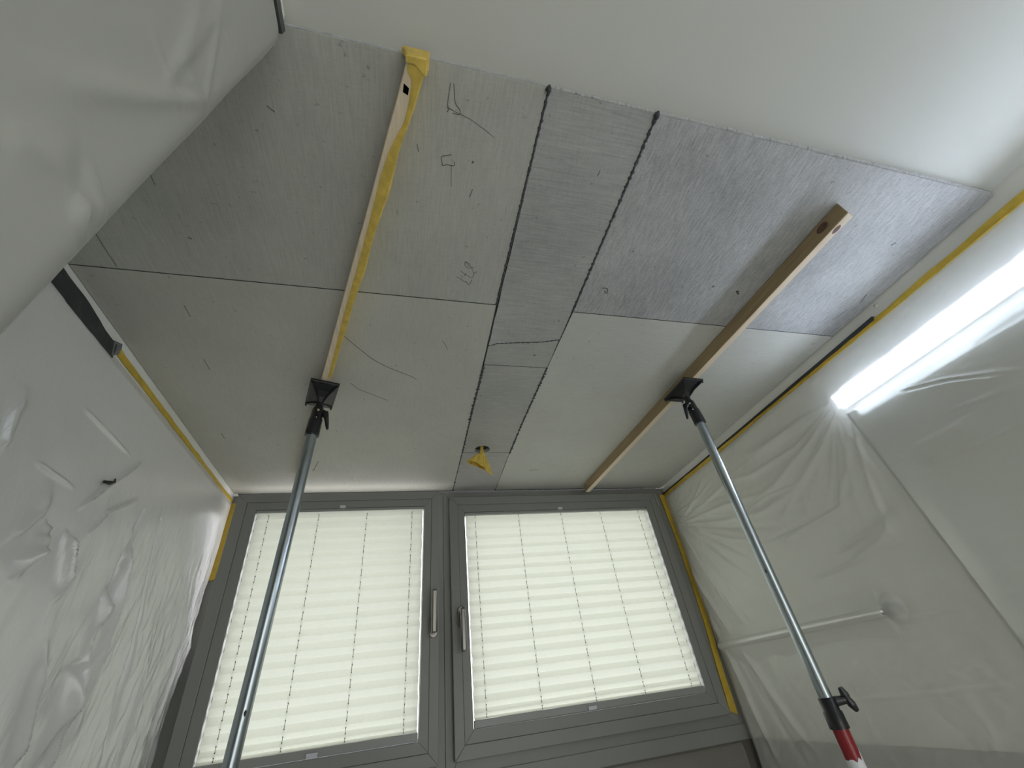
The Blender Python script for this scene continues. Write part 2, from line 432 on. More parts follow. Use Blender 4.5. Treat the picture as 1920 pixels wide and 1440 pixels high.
def bead(name, pts, r, jit, mt='filler', z=1.0, seed=0, flat=.5, parent=ceiling):
    """ragged bead of filler pressed into a joint"""
    P = []
    for i in range(len(pts) - 1):
        a = Vector(pts[i]); b = Vector(pts[i+1]); n = max(1, int((b - a).length / .004))
        P += [a + (b - a) * (k / n) for k in range(n)]
    P.append(Vector(pts[-1]))
    vs = []; fs = []
    n = 7
    for i, p in enumerate(P):
        t = (P[min(i+1, len(P)-1)] - P[max(i-1, 0)]).normalized(); pn = Vector((-t.y, t.x))
        rr = r * (1 + jit * mnoise.noise(Vector((i * .55, seed, 1))) * 2 + jit * .8 * mnoise.noise(Vector((i * 1.9, seed, 4))))
        rr = max(rr, r * .15)
        off = r * jit * .8 * mnoise.noise(Vector((i * .3, seed, 9)))
        for k in range(n):
            q = math.pi * k / (n - 1)
            vs.append((p.x + pn.x * (math.cos(q) * rr + off), p.y + pn.y * (math.cos(q) * rr + off), z + .002 - math.sin(q) * rr * flat - .002 * math.sin(q)))
    for i in range(len(P) - 1):
        for k in range(n - 1):
            fs.append((i*n+k, i*n+k+1, (i+1)*n+k+1, (i+1)*n+k))
    m = MB(); m.add(vs, fs)
    return m.make(name, M[mt], parent)
bead('joint_filler', [(.2500, .236), (.2492, .55), (.2480, .826)], .0036, .55, seed=1)
bead('joint_filler', [(.2485, .83), (.2530, 1.016)], .0015, .3, seed=2)
bead('joint_filler', [(.2555, 1.12), (.2560, 1.22), (.2530, 1.40), (.2540, 1.5)], .0048, .9, seed=3)
bead('joint_filler', [(.2540, 1.5), (.2560, 1.78)], .0032, .9, seed=4)
bead('joint_filler', [(.2560, 1.78), (.2540, 2.225)], .0022, .9, seed=5)
bead('joint_filler', [(.5080, .238), (.5085, .5), (.5090, .826)], .0042, .6, seed=6)
bead('joint_filler', [(.5095, .83), (.5075, .96)], .0024, .4, seed=7)
bead('joint_filler', [(.5065, .965), (.5045, 1.112)], .0013, .5, seed=17)
bead('joint_filler', [(.5040, 1.112), (.5040, 1.2), (.4985, 1.5), (.5000, 1.782)], .0046, .8, seed=8)
bead('joint_filler', [(.5010, 1.785), (.5065, 2.23)], .0010, .3, seed=9)
for q in ([(XL + .004, .827), (.2460, .8280)], [(.5130, .8268), (1.6265, .8258)], [(.2590, 1.7825), (.3200, 1.7825)], [(.3850, 1.7825), (.4950, 1.7825)]):
    m = MB(); m.ribbon(q, .0026, .9996); m.make('joint_gap', M['gasket'], ceiling)
bead('joint_filler', cut, .0027, .6, seed=10)
bead('joint_filler', [(.2570, 1.1175), (.5040, 1.1160)], .0013, .7, seed=11)
bead('joint_filler', [(.20, 2.226), (.2560, 2.228)], .0035, .6, seed=12)
bead('joint_filler', [(.5065, 2.232), (.80, 2.233), (1.2, 2.238), (1.50, 2.240)], .0042, .7, seed=13)
bead('edge_plaster', [(.5125, .237), (.9, .239), (1.3, .241), (1.62, .245)], .0050, .30, 'lipplaster', 1.006, 21, .7)
bead('edge_plaster', [(.2540, .235), (.504, .237)], .0035, .5, 'lipplaster', 1.005, 22, .8)
bead('edge_plaster', [(XL + .6, .2345), (.246, .2345)], .0030, .2, 'lipplaster', 1.006, 23, .9)
for x, y, r in ((.2500, .238, .009), (.5085, .240, .010), (.5065, .252, .007), (.2545, 2.22, .008), (.2545, 2.12, .0065), (.2555, 1.70, .006), (.4995, 1.78, .006), (.506, 2.226, .006)):
    m = MB(); P = []
    for k in range(5): P.append((x + rnd.uniform(-.002, .002), y + (k - 2) * r * .5, .9985 + rnd.uniform(-.001, .001)))
    m.tube(P, [r * .2, r * .6, r * .75, r * .55, r * .15], 8); m.make('filler_blob', M['filler'], ceiling)

# fold lines on the films (plane coordinates) and pencil strokes on the boards
RIDGE_RIGHT=[([(0.969,0.774),(1.135,0.796),(1.334,0.795),(1.512,0.816)],0.022,0.016),
([(0.968,0.766),(1.147,0.699),(1.403,0.628),(1.615,0.615)],0.016,0.014),
([(0.97,0.742),(1.099,0.67),(1.271,0.591),(1.393,0.573)],0.014,0.01),
([(0.977,0.775),(1.224,0.717),(1.496,0.727),(1.71,0.786)],0.012,0.009),
([(0.955,0.677),(1.017,0.532),(1.071,0.374),(1.094,0.237)],0.012,0.007),
([(0.959,0.704),(1.067,0.559),(1.212,0.43)],0.015,0.006),
([(2.175,0.726),(1.965,0.79),(1.804,0.879)],0.006,0.008),
([(2.175,0.726),(1.905,0.797),(1.748,0.835)],0.006,0.007),
([(2.175,0.726),(1.862,0.747),(1.602,0.779)],0.008,0.008),
([(2.165,0.723),(1.829,0.688),(1.456,0.627)],0.012,0.01),
([(2.165,0.723),(1.829,0.621),(1.541,0.559),(1.238,0.575)],0.014,0.01),
([(2.165,0.723),(1.741,0.556),(1.443,0.461)],0.012,-0.008),
([(2.165,0.723),(1.807,0.525),(1.563,0.432)],0.008,0.006),
([(2.171,0.715),(1.866,0.503),(1.657,0.351)],0.008,0.006),
([(2.165,0.706),(1.928,0.482),(1.758,0.311)],0.008,0.006),
([(2.168,0.701),(2.0,0.448),(1.868,0.266)],0.008,0.007),
([(2.164,0.69),(2.083,0.47),(1.962,0.191),(1.876,0.05)],0.01,0.008),
([(2.245,0.316),(2.28,0.022),(2.301,-0.194),(2.327,-0.369)],0.01,0.016),
([(2.187,0.253),(2.114,-0.075),(2.07,-0.352)],0.014,0.016),
([(2.144,0.245),(2.02,-0.099),(1.914,-0.341)],0.016,-0.012),
([(2.191,0.47),(2.028,0.044),(1.887,-0.227),(1.804,-0.334)],0.016,0.012),
([(2.226,0.234),(2.276,-0.068),(2.287,-0.366)],0.008,0.012),
([(1.591,0.441),(1.307,0.445),(1.121,0.455)],0.008,-0.008),
([(1.451,0.249),(1.267,0.259),(1.047,0.274)],0.006,0.008),
([(1.92,0.038),(1.422,0.051),(1.049,0.069)],0.004,0.005),
([(1.263,0.264),(1.132,0.293),(1.009,0.35)],0.014,0.012),
([(1.303,0.308),(1.115,0.343),(0.992,0.398)],0.012,-0.01),
([(1.586,-0.139),(1.262,-0.128),(1.013,-0.117)],0.004,0.003),
([(0.779,0.682),(0.654,0.634),(0.504,0.549)],0.006,0.01),
([(0.855,0.506),(0.721,0.503),(0.642,0.508)],0.005,0.006),
([(0.837,0.447),(0.739,0.458)],0.004,0.005),
([(0.764,0.435),(0.689,0.428),(0.603,0.436)],0.004,0.005),
([(0.702,0.549),(0.61,0.532),(0.524,0.522)],0.008,0.004),
([(1.63,0.595),(1.47,0.607),(1.288,0.587)],0.005,0.006),
([(1.476,0.415),(1.232,0.437),(1.02,0.471)],0.018,0.008)]
RIDGE_LEFT=[([(1.542,0.634),(1.542,0.547),(1.547,0.437),(1.542,0.363),(1.543,0.221),(1.483,0.16)],0.012,-0.022),
([(1.656,0.65),(1.72,0.463),(1.753,0.372),(1.811,0.188),(1.876,-0.013)],0.01,-0.022),
([(1.508,0.384),(1.537,0.295),(1.561,0.175),(1.586,0.006)],0.022,0.026),
([(1.53,0.56),(1.572,0.443),(1.6,0.331),(1.634,0.203),(1.699,-0.001)],0.02,0.016),
([(1.255,0.465),(1.301,0.364),(1.331,0.322)],0.012,0.022),
([(1.175,0.438),(1.176,0.379),(1.169,0.332)],0.015,0.018),
([(1.179,0.465),(1.187,0.405),(1.151,0.36)],0.01,0.014),
([(1.256,0.533),(1.319,0.634),(1.417,0.755)],0.006,0.012),
([(1.33,0.491),(1.358,0.561),(1.49,0.658)],0.006,0.009),
([(1.108,0.746),(1.217,0.743),(1.36,0.74)],0.004,0.006),
([(1.065,0.565),(1.137,0.566),(1.214,0.566)],0.004,0.007),
([(1.489,0.013),(1.404,0.146),(1.35,0.246)],0.014,0.018),
([(1.652,0.002),(1.567,0.119),(1.511,0.23)],0.01,0.014),
([(1.956,-0.018),(1.926,0.138),(1.875,0.311)],0.008,0.008),
([(0.973,0.55),(0.943,0.627),(0.929,0.691)],0.02,0.008),
([(1.105,0.403),(1.141,0.476),(1.137,0.555)],0.02,0.01)]
RIDGE_PIER=[([(0.115,0.512),(0.124,0.504),(0.162,0.507),(0.196,0.506),(0.223,0.508)],0.0016,0.0022),
([(0.222,0.568),(0.19,0.63),(0.153,0.698)],0.006,0.003),
([(0.222,0.568),(0.182,0.537),(0.169,0.625),(0.155,0.712)],0.007,0.0025),
([(0.222,0.568),(0.18,0.445),(0.151,0.371),(0.133,0.323)],0.012,0.005),
([(0.186,0.494),(0.165,0.582),(0.146,0.648)],0.01,0.004),
([(0.227,0.336),(0.208,0.346),(0.194,0.35)],0.003,0.005),
([(0.227,0.336),(0.209,0.335),(0.196,0.345)],0.003,0.003),
([(0.222,0.568),(0.2,0.546),(0.182,0.52)],0.003,0.003),
([(0.227,0.309),(0.216,0.313),(0.211,0.33)],0.006,0.008),
([(0.22,0.691),(0.185,0.682),(0.16,0.678)],0.003,0.003),
([(0.218,0.639),(0.208,0.633)],0.003,0.003),
([(0.158,0.295),(0.177,0.318),(0.198,0.34)],0.02,0.004)]
PENCIL=[([(0.1437,0.6966),(0.1292,0.6805),(0.1291,0.6913),(0.1348,0.6997),(0.1444,0.7021),(0.1562,0.6968)],0,0.0015),
([(0.1292,0.6805),(0.1405,0.6843),(0.1501,0.6976),(0.1588,0.7151),(0.1594,0.7303),(0.1552,0.7347),(0.1451,0.7302),(0.1314,0.7225),(0.1211,0.7145)],0,0.0015),
([(0.1588,0.7151),(0.164,0.7182),(0.1676,0.7101)],0,0.0016),
([(0.1374,0.7198),(0.1326,0.7319)],0,0.0016),
([(0.1127,0.7365),(0.1244,0.7426),(0.135,0.751),(0.1395,0.7484),(0.151,0.7628),(0.1547,0.7543),(0.1563,0.7423)],0,0.0017),
([(0.1231,0.7313),(0.13,0.7361)],0,0.0013),
([(-0.2258,1.0174),(-0.1801,1.0766),(-0.1389,1.1274),(-0.0852,1.1662),(-0.0088,1.2058),(0.0154,1.2262)],1,0.0022),
([(-0.226,1.2636),(-0.2004,1.3009),(-0.1474,1.3312),(-0.094,1.3666)],1,0.0019),
([(0.0515,0.3112),(0.0928,0.321),(0.1243,0.3343),(0.1534,0.3488)],2,0.001),
([(0.0918,1.0101),(0.1038,1.0221),(0.1139,1.0509)],1,0.0018),
([(0.0641,0.4248),(0.0691,0.4745)],0,0.001),
([(-0.5815,0.5457),(-0.5834,0.5635),(-0.5828,0.5777)],0,0.0015),
([(-0.7612,0.7112),(-0.761,0.75),(-0.7607,0.7913)],0,0.0016),
([(-0.7595,0.7911),(-0.7597,0.8072),(-0.7596,0.8202)],1,0.0017),
([(-0.6492,0.9365),(-0.6482,0.9815)],1,0.0019),
([(-0.6728,1.1702),(-0.6723,1.2244)],1,0.0019),
([(-0.7543,1.6329),(-0.7545,1.675)],1,0.0023),
([(-0.4187,1.8753),(-0.4529,1.9683),(-0.4561,1.957)],1,0.0028),
([(-0.4578,1.9683),(-0.4457,1.9684)],1,0.0029),
([(0.0469,0.2641),(0.0433,0.3077),(0.0562,0.3123)],0,0.0015),
([(0.0534,0.2647),(0.0594,0.2998),(0.0703,0.3067),(0.0728,0.3184),(0.0567,0.3173)],0,0.0017),
([(0.0433,0.3077),(0.0482,0.3118),(0.0442,0.3175)],0,0.0016),
([(0.0394,0.4099),(0.0448,0.4305),(0.0517,0.4245),(0.0717,0.4259),(0.0706,0.4152)],0,0.0019),
([(0.0405,0.4085),(0.0629,0.4011)],0,0.0018),
([(0.1109,0.4084),(0.1149,0.4101)],0,0.005),
([(-0.0152,0.3919),(-0.0111,0.4081)],0,0.0016),
([(0.1162,0.4938),(0.1213,0.4726)],0,0.0021),
([(0.4228,0.3897),(0.4245,0.3764)],3,0.0022),
([(1.059,0.6725),(1.0461,0.6696),(1.067,0.683)],4,0.006),
([(0.5712,0.7191),(0.5924,0.7164),(0.5994,0.7415),(0.5843,0.7282)],4,0.0028),
([(0.9478,0.6622),(0.9544,0.6657)],4,0.0067),
([(1.5826,0.6583),(1.5697,0.6202)],4,0.0032),
([(1.542,0.7474),(1.5606,0.6917)],4,0.0023),
([(1.4586,0.4359),(1.4679,0.4249)],4,0.0039),
([(-0.3129,0.3713),(-0.3001,0.3804)],0,0.0018),
([(-0.5627,0.7061),(-0.5546,0.7093)],0,0.0029),
([(0.6531,1.9802),(0.7058,1.9679)],5,0.0031),
([(0.4303,1.0465),(0.44,1.0515)],6,0.0051)]

for pts, pi_, w in PENCIL:
    m = MB()
    P = []
    for i in range(len(pts) - 1):
        for k in range(3): P.append(tuple(pts[i][j] + (pts[i+1][j] - pts[i][j]) * k / 3 for j in (0, 1)))
    P.append(pts[-1])
    # soften the corners
    Q = [P[0]] + [tuple((P[i-1][j] + 2 * P[i][j] + P[i+1][j]) / 4 for j in (0, 1)) for i in range(1, len(P) - 1)] + [P[-1]]
    m.ribbon(Q, w, .99955)
    m.make('pencil_mark', M['pencil'], panels[pi_])

# ------------------------------------------------------------------ windows
def ring(m, x0, x1, z0, z1, wl, wr_, wb, wt, y0, y1):
    """four mitred bars"""
    A = [(x0, z0), (x1, z0), (x1, z1), (x0, z1)]; B = [(x0+wl, z0+wb), (x1-wr_, z0+wb), (x1-wr_, z1-wt), (x0+wl, z1-wt)]
    for i in range(4):
        j = (i + 1) % 4
        q = [A[i], A[j], B[j], B[i]]
        m.add([(x, y0, z) for x, z in q] + [(x, y1, z) for x, z in q],
              [(0,1,2,3), (7,6,5,4), (0,4,5,1), (1,5,6,2), (2,6,7,3), (3,7,4,0)])
def window(idx, fx0, fx1, x0, x1, wl, wr_, wb, wt, hinge_z, H, tilt, side, lab):
    """fixed frame, sash (lip, body, bead), pane, handle; sash coordinates start at its bottom edge"""
    root = empty('window_%d' % idx, ((fx0+fx1)/2, YW, hinge_z)); tag(root, kind='structure')
    # fixed frame
    m = MB(); ring(m, fx0, fx1, -.258, .992, (.054 if side > 0 else .077), (.112 if side > 0 else .052), .115, (.068 if side > 0 else .052), YW, YW + .075)
    m.make('window_frame', M['frame'], root, bevel=.0015)
    m = MB(); m.box(fx0, fx1, YW - .006, YW + .001, -.262, -.205); m.make('sill_profile', M['frame'], root, bevel=.002)
    # sash in its own frame (rotates about its bottom edge)
    sh = empty('sash', (x0, 2.2, hinge_z), (tilt, 0, 0)); sh.parent = root
    sh.location = V(x0, 2.2, hinge_z) - V((fx0+fx1)/2, YW, hinge_z)
    W = x1 - x0
    m = MB(); ring(m, 0, W, 0, H, wl * .52, wr_ * .52, wb * .52, wt * .52, 0, .032)
    m.make('sash_face', M['frame'], sh, local=True, bevel=.0016)
    m = MB(); ring(m, wl*.525, W - wr_*.525, wb*.525, H - wt*.525, wl*.475, wr_*.475, wb*.475, wt*.475, .003, .034)
    m.make('glazing_bead', M['frame'], sh, local=True, bevel=.0012)
    m = MB(); ring(m, .022, W - .022, .022, H - .022, wl - .02, wr_ - .02, wb - .02, wt - .02, .0325, .075)
    m.make('sash_body', M['frame'], sh, local=True)
    m = MB(); ring(m, .008, W - .008, .008, H - .008, .012, .012, .012, .012, .0322, .036)
    m.make('gasket', M['gasket'], sh, local=True)
    m = MB(); m.box(wl - .004, W - wr_ + .004, .040, .046, wb - .004, H - wt + .004)
    m.make('glass_pane', M['glass'], sh, local=True)
    return root, sh
w1, sash1 = window(1, XL + .001, .198, -.797, .168, .094, .079, .082, .076, -.165, 1.107, math.radians(5.35), -1, '')
w2, sash2 = window(2, .199, XR - .001, .233, 1.540, .081, .087, .090, .088, -.163, 1.110, 0, 1, '')

def handle(root, x, z, up, lab):
    """rosette, neck and lever; local to the sash"""
    h = empty('window_handle', (0, 0, 0)); h.parent = root; MW[h.name] = MW[root.name]
    h.location = (0, 0, 0)
    m = MB()
    P = []
    for k in range(24):
        a = 2 * math.pi * k / 24
        P.append((x + .0185 * math.cos(a), z + .0185 * math.sin(a) + (.026 if math.sin(a) > 0 else -.026)))
    n = len(P)
    m.add([(a, -.012, b) for a, b in P] + [(a, 0, b) for a, b in P], [tuple(range(n)), tuple(range(n, 2*n))[::-1]] + [(i, n+i, n+(i+1) % n, (i+1) % n) for i in range(n)])
    r = m.make('rosette', M['nickel'], root, local=True, bevel=.002)
    zz = z + (-.012 if up else .012)
    m = MB(); m.tube([(x, -.012, zz), (x, -.062, zz)], .0115, 16); nk = m.make('handle_neck', M['nickel'], root, local=True)
    d = 1 if up else -1
    m = MB(); m.box(x - .013, x + .013, -.078, -.056, min(zz - d * .016, zz + d * .158), max(zz - d * .016, zz + d * .158))
    lv = m.make('handle_lever', M['nickel'], root, local=True, bevel=.0055)
    bpy.data.objects.remove(h)
handle(sash1, .939, .165 + .312, True, '')
handle(sash2, .044, .163 + .345, False, '')
m = MB(); m.box(1.300, 1.312, -.006, 0, 1.02, 1.10); m.make('hinge_cover', M['rail'], sash2, local=True, bevel=.001)

# ------------------------------------------------------------------ pleated blinds
def blind(tilt, x0, hz, gx0, gx1, gz0, gz1, cords, tabt, tabb, lab, gapl, gapr, seed):
    root = empty('pleated_blind', (x0, 2.2, hz), (tilt, 0, 0))
    tag(root, lab, 'blind', 'pleated blinds in front of the two window panes')
    a, b = gx0 + gapl, gx1 - gapr
    m = MB(); m.box(a, b, .008, .028, gz1 - .014, gz1 - .001); m.make('top_rail', M['rail'], root, local=True, bevel=.001)
    m = MB(); m.box(a + .001, b - .001, .006, .028, gz0 + .002, gz0 + .030); m.make('bottom_rail', M['rail'], root, local=True, bevel=.002)
    z0, z1 = gz0 + .030, gz1 - .014
    zs = [z0]; pitch = .0268; r = random.Random(seed)
    for k in range(4): zs.append(zs[-1] + .009 + .0035 * k)
    n = int(round((z1 - zs[-1]) / pitch)); step = (z1 - zs[-1]) / n; base = zs[-1]
    for k in range(1, n + 1): zs.append(base + step * (k + (r.uniform(-.05, .05) if k < n else 0)))
    nx = 36
    vs = []; fs = []
    for i, z in enumerate(zs):
        d = .0105 + (.0145 if i % 2 else 0)
        for k in range(nx + 1):
            x = a + .003 + (b - a - .006) * k / nx
            e = .0012 * math.sin(i * 1.9 + seed) if k in (0, nx) else 0
            vs.append((x + e, d + .0012 * mnoise.noise(Vector((k * .5, i * .7, seed))), z + .0012 * mnoise.noise(Vector((k * .22, i * .9, seed + 5)))))
    for i in range(len(zs) - 1):
        for k in range(nx): fs.append((i*(nx+1)+k, i*(nx+1)+k+1, (i+1)*(nx+1)+k+1, (i+1)*(nx+1)+k))
    m = MB(); m.add(vs, fs); m.make('pleated_fabric', M['fabric'], root, local=True)
    for c in cords:
        m = MB(); m.tube([(c, .0175, z0), (c, .0175, z1)], .0009, 6)
        for i in range(len(zs) - 1):
            zc = (zs[i] + zs[i+1]) / 2
            m.tube([(c, .0155, zc), (c, .0195, zc)], .0022, 6)
        m.make('cord', M['cord'], root, local=True)
    m = MB(); m.box(tabt - .013, tabt + .013, -.004, .008, gz1 - .001, gz1 + .012); m.make('top_clip', M['tab'], root, local=True, bevel=.001)
    m = MB(); m.box(tabb - .02, tabb + .02, -.006, .006, gz0 + .004, gz0 + .018); m.make('pull_tab', M['tab'], root, local=True, bevel=.001)
    return root
t = math.radians(5.35)
blind(t, -.797, -.165, .094, .886, .082, 1.031, [c + .797 for c in (-.646, -.422, -.195, .028)], -.314 + .797, -.306 + .797,
      'cream pleated blind in the left, tilted-open window sash behind the prop', .001, .0035, 3)
blind(0, .233, -.163, .081, 1.220, .090, 1.022, [c - .233 for c in (.374, .625, .886, 1.138, 1.392)], .882 - .233, .852 - .233,
      'cream pleated blind in the wider right window sash, drawn fully down', .003, .005, 8)

# ------------------------------------------------------------------ masking films
def vnoise(a, b, seed):
    """smooth value noise on arrays"""
    r = np.random.RandomState(seed); T = r.rand(64, 64)
    ia = np.floor(a).astype(int); ib = np.floor(b).astype(int); fa = a - ia; fb = b - ib
    fa = fa * fa * (3 - 2 * fa); fb = fb * fb * (3 - 2 * fb)
    g_ = lambda i, j: T[i % 64, j % 64]
    return (g_(ia, ib) * (1-fa) + g_(ia+1, ib) * fa) * (1-fb) + (g_(ia, ib+1) * (1-fa) + g_(ia+1, ib+1) * fa) * fb - .5
def fbm(a, b, seed, octv=4):
    h = 0; k = 1
    for o in range(octv): h = h + vnoise(a * k, b * k, seed + o) / k; k *= 2.03
    return h
def ridge_field(A, B, ridges):
    """height of folds running along polylines"""
    H = np.zeros_like(A)
    for pts, w, amp in ridges:
        best = np.full_like(A, 1e9); par = np.zeros_like(A); sgn = np.zeros_like(A)
        tot = 0; seg = []
        for i in range(len(pts) - 1):
            l = math.dist(pts[i], pts[i+1]); seg.append(l); tot += l
        acc = 0
        for i, l in enumerate(seg):
            (x0, y0), (x1, y1) = pts[i], pts[i+1]
            dx, dy = (x1-x0)/l, (y1-y0)/l
            t_ = np.clip((A-x0)*dx + (B-y0)*dy, 0, l)
            d = np.hypot(A-(x0+dx*t_), B-(y0+dy*t_))
            c = d < best; best = np.where(c, d, best); par = np.where(c, (acc + t_) / tot, par)
            acc += l
        w_ = w * (.45 + .9 * par) if w > .005 else w
        prof = np.exp(-(best / w_) ** 2)
        # sharp crest
        prof = .6 * prof + .4 * np.exp(-best / (w_ * .7))
        fade = np.minimum(1, np.minimum(par * 7 + .25, (1 - par) * 3))
        H += amp * prof * fade
    return H
def radial(A, B, c, n, amp, r0, a0, a1, seed):
    """pleats fanning out from a pinned point c"""
    dx, dy = A - c[0], B - c[1]; r = np.hypot(dx, dy) + 1e-4; th = np.arctan2(dy, dx)
    f = 0; rs = np.random.RandomState(seed)
    for k in range(n):
        t0 = a0 + (a1 - a0) * (k + rs.rand() * .8) / n; w = rs.uniform(.02, .055); am = rs.uniform(.3, 1)
        f = f + am * np.exp(-((th - t0) / w) ** 2) * np.exp(-r / (r0 * rs.uniform(.5, 1.4)))
    return amp * f * np.clip(r / .12, 0, 1)
def sheet(name, flip, X, Y, Z, mt, label, cat='plastic sheet'):
    nu, nw = X.shape
    P = np.stack([X * S, Y * S, EYE + Z * S], -1).reshape(-1, 3)
    c = np.array([(P[:,0].min()+P[:,0].max())/2, (P[:,1].min()+P[:,1].max())/2, P[:,2].min()])
    P -= c
    i = np.arange(nu - 1)[:, None] * nw + np.arange(nw - 1)[None, :]
    F = np.stack([i, i + 1, i + nw + 1, i + nw], -1).reshape(-1, 4)
    if flip: F = F[:, ::-1].copy()          # outer side of the film towards the room
    me = bpy.data.meshes.new(name)
    me.vertices.add(len(P)); me.vertices.foreach_set('co', P.ravel())
    me.loops.add(F.size); me.loops.foreach_set('vertex_index', F.ravel().astype(np.int32))
    me.polygons.add(len(F)); me.polygons.foreach_set('loop_start', np.arange(0, F.size, 4, dtype=np.int32))
    me.polygons.foreach_set('loop_total', np.full(len(F), 4, dtype=np.int32))
    me.polygons.foreach_set('use_smooth', np.ones(len(F), dtype=bool))
    me.update(calc_edges=True)
    me.materials.append(mt)
    o = bpy.data.objects.new(name, me); COL.objects.link(o); o.location = tuple(c)
    tag(o, label, cat)
    return o
def axis(segs):
    out = []
    for a, b, st in segs:
        n = max(1, int(abs(b - a) / st)); out += list(np.linspace(a, b, n, endpoint=False))
    out.append(segs[-1][1]); return np.array(out)

# right wall: taped along the top, over the light bar and mirror
yy = axis([(-.50, .05, .05), (.05, 2.226, .0062)]); zz = axis([(FL + .02, -.45, .06), (-.45, .065, .0058), (.065, .135, .0022), (.135, .938, .0058)])
A, B = np.meshgrid(yy, zz, indexing='ij')
top_edge = .925 + .010 * np.clip(A / 2.2, -.5, 1)                 # the film hangs from the tape
Bz = np.where(B > .6, .6 + (B - .6) * (top_edge - .6) / (.938 - .6), B)
off = .014 + .010 * fbm(A * 2.2, B * 2.2, 3, 3)
bump_ = 1 / (1 + np.exp(-(.975 - A) / .008))                      # over the lamp and mirror part of the wall
zs_ = .690 - .05 * np.clip(.95 - A, 0, 1)                           # where the skirt below the lamp meets the mirror
prof = .0185 + .0335 * np.clip((Bz - zs_) / (.731 - zs_), 0, 1)
prof = np.where(Bz > .790, .052 - .046 * np.clip((Bz - .790) / .125, 0, 1) ** .8, prof)
off = .0185 + (off - .0185) * np.clip((A - .975) / .16, 0, 1)
wall_off = off + .018 * np.clip((.62 - Bz) / .2, 0, 1) * np.clip((A - 1.0) / .7, 0, 1) * np.clip(np.abs(Bz - .1) / .3, .15, 1)
off = wall_off * (1 - bump_) + prof * bump_ + bump_ * .003 * fbm(A * 9, B * 22, 77, 3) * (Bz < .735)
calm = 1 - .75 * bump_ * (Bz < .68)
off = off + calm * (radial(A, Bz, (2.20, .80), 26, .014, .42, -math.pi, -math.pi * .52, 5)
      + radial(A, Bz, (2.20, .80), 12, .008, .16, math.pi * .6, math.pi, 6)
      + radial(A, Bz, (.985, .755), 9, .010, .40, -math.pi * .48, -math.pi * .05, 7))
off = off + 1.35 * ridge_field(A, Bz, RIDGE_RIGHT)
off = off + calm * .007 * (.30 - np.abs(fbm(A * 3.5 + B * 2, B * 3.5 - A, 14, 4))) + calm * .0028 * fbm(A * 26 + B * 9, B * 14, 11, 3) + .0012 * fbm(A * 60, B * 30, 12, 2) * calm
off = np.clip(off, .0035, .2)
# stay in front of mirror, lamp and towel rail
off = np.where((A < .962) & (Bz < .735), np.maximum(off, .0155), off)
off = np.where((A < .968) & (Bz > .728) & (Bz < .792), np.maximum(off, .0505), off)
rail = (A > 1.22) & (A < 2.20)
zr = .096 + .008 * (A - 1.245) / .945
rw = np.clip((A - 1.20) / .06, 0, 1) * np.clip((2.215 - A) / .04, 0, 1)
dz_ = np.abs(Bz - zr)
off = np.maximum(off, rw * (.036 - .30 * np.clip(dz_ - .015, 0, 1) + .015 * np.sqrt(np.clip(1 - (dz_ / .0165) ** 2, 0, 1))))
off = np.maximum(off, .050 * np.exp(-(((A - 1.225) ** 2 + (Bz - .10) ** 2) / .0022)))
hem = np.clip((.938 - B) / .03, 0, 1)                              # pressed flat under the tape
off = .0035 + (off - .0035) * hem
edge = np.clip((2.226 - A) / .04, 0, 1); off = .004 + (off - .004) * (.25 + .75 * edge)
sheet('masking_film', False, XR - off, A, Bz, M['film_r'], 'clear creased masking film over the right wall, light bar and mirror')

# left cheek wall
yy = axis([(.235, .7, .03), (.7, 2.226, .0044)]); zz = axis([(FL + .02, -.5, .06), (-.5, .965, .0042)])
A, B = np.meshgrid(yy, zz, indexing='ij')
edge_z = .938 + .018 * np.clip((A - 1.1) / 1.1, 0, 1)
Bz = np.where(B > .6, .6 + (B - .6) * (edge_z - .6) / (.965 - .6), B)
off = .012 + .02 * np.clip((.9 - Bz), 0, 1) + .030 * (fbm(A * 2.4, B * 1.3, 23, 3)) * np.clip((.85 - Bz) * 2, 0, 1)
off = off + .012 * np.exp(-((A - 2.1) / .09) ** 2) * np.clip((.9 - Bz) * 4, 0, 1)
off = off + 1.55 * ridge_field(A, Bz, RIDGE_LEFT) + .030 * (.25 - np.abs(fbm(A * 3.2 + .3 * B, B * 1.8, 27, 4))) * np.clip((.80 - Bz) * 2.5, 0, 1)
cr = np.clip((A - 1.2) * 1.6, 0, 1) * np.clip((.75 - Bz) * 3, 0, 1)
off = off + cr * (.0075 * np.abs(fbm(A * 30, B * 8, 31, 3)) + .0028 * fbm(A * 75, B * 26, 32, 2)) + .0015 * fbm(A * 8, B * 8, 33, 2)
off = np.clip(off, .003, .2)
hem = np.clip((.965 - B) / .03, 0, 1); off = .003 + (off - .003) * hem
edge = np.clip((2.226 - A) / .02, 0, 1); off = .003 + (off - .003) * (.3 + .7 * edge)
off = off * np.clip((A - .233) / .06, .12, 1)
sheet('masking_film', True, XL + off, A, Bz, M['film_l'], 'shiny wrinkled masking film hanging on the left cheek wall beside the window')

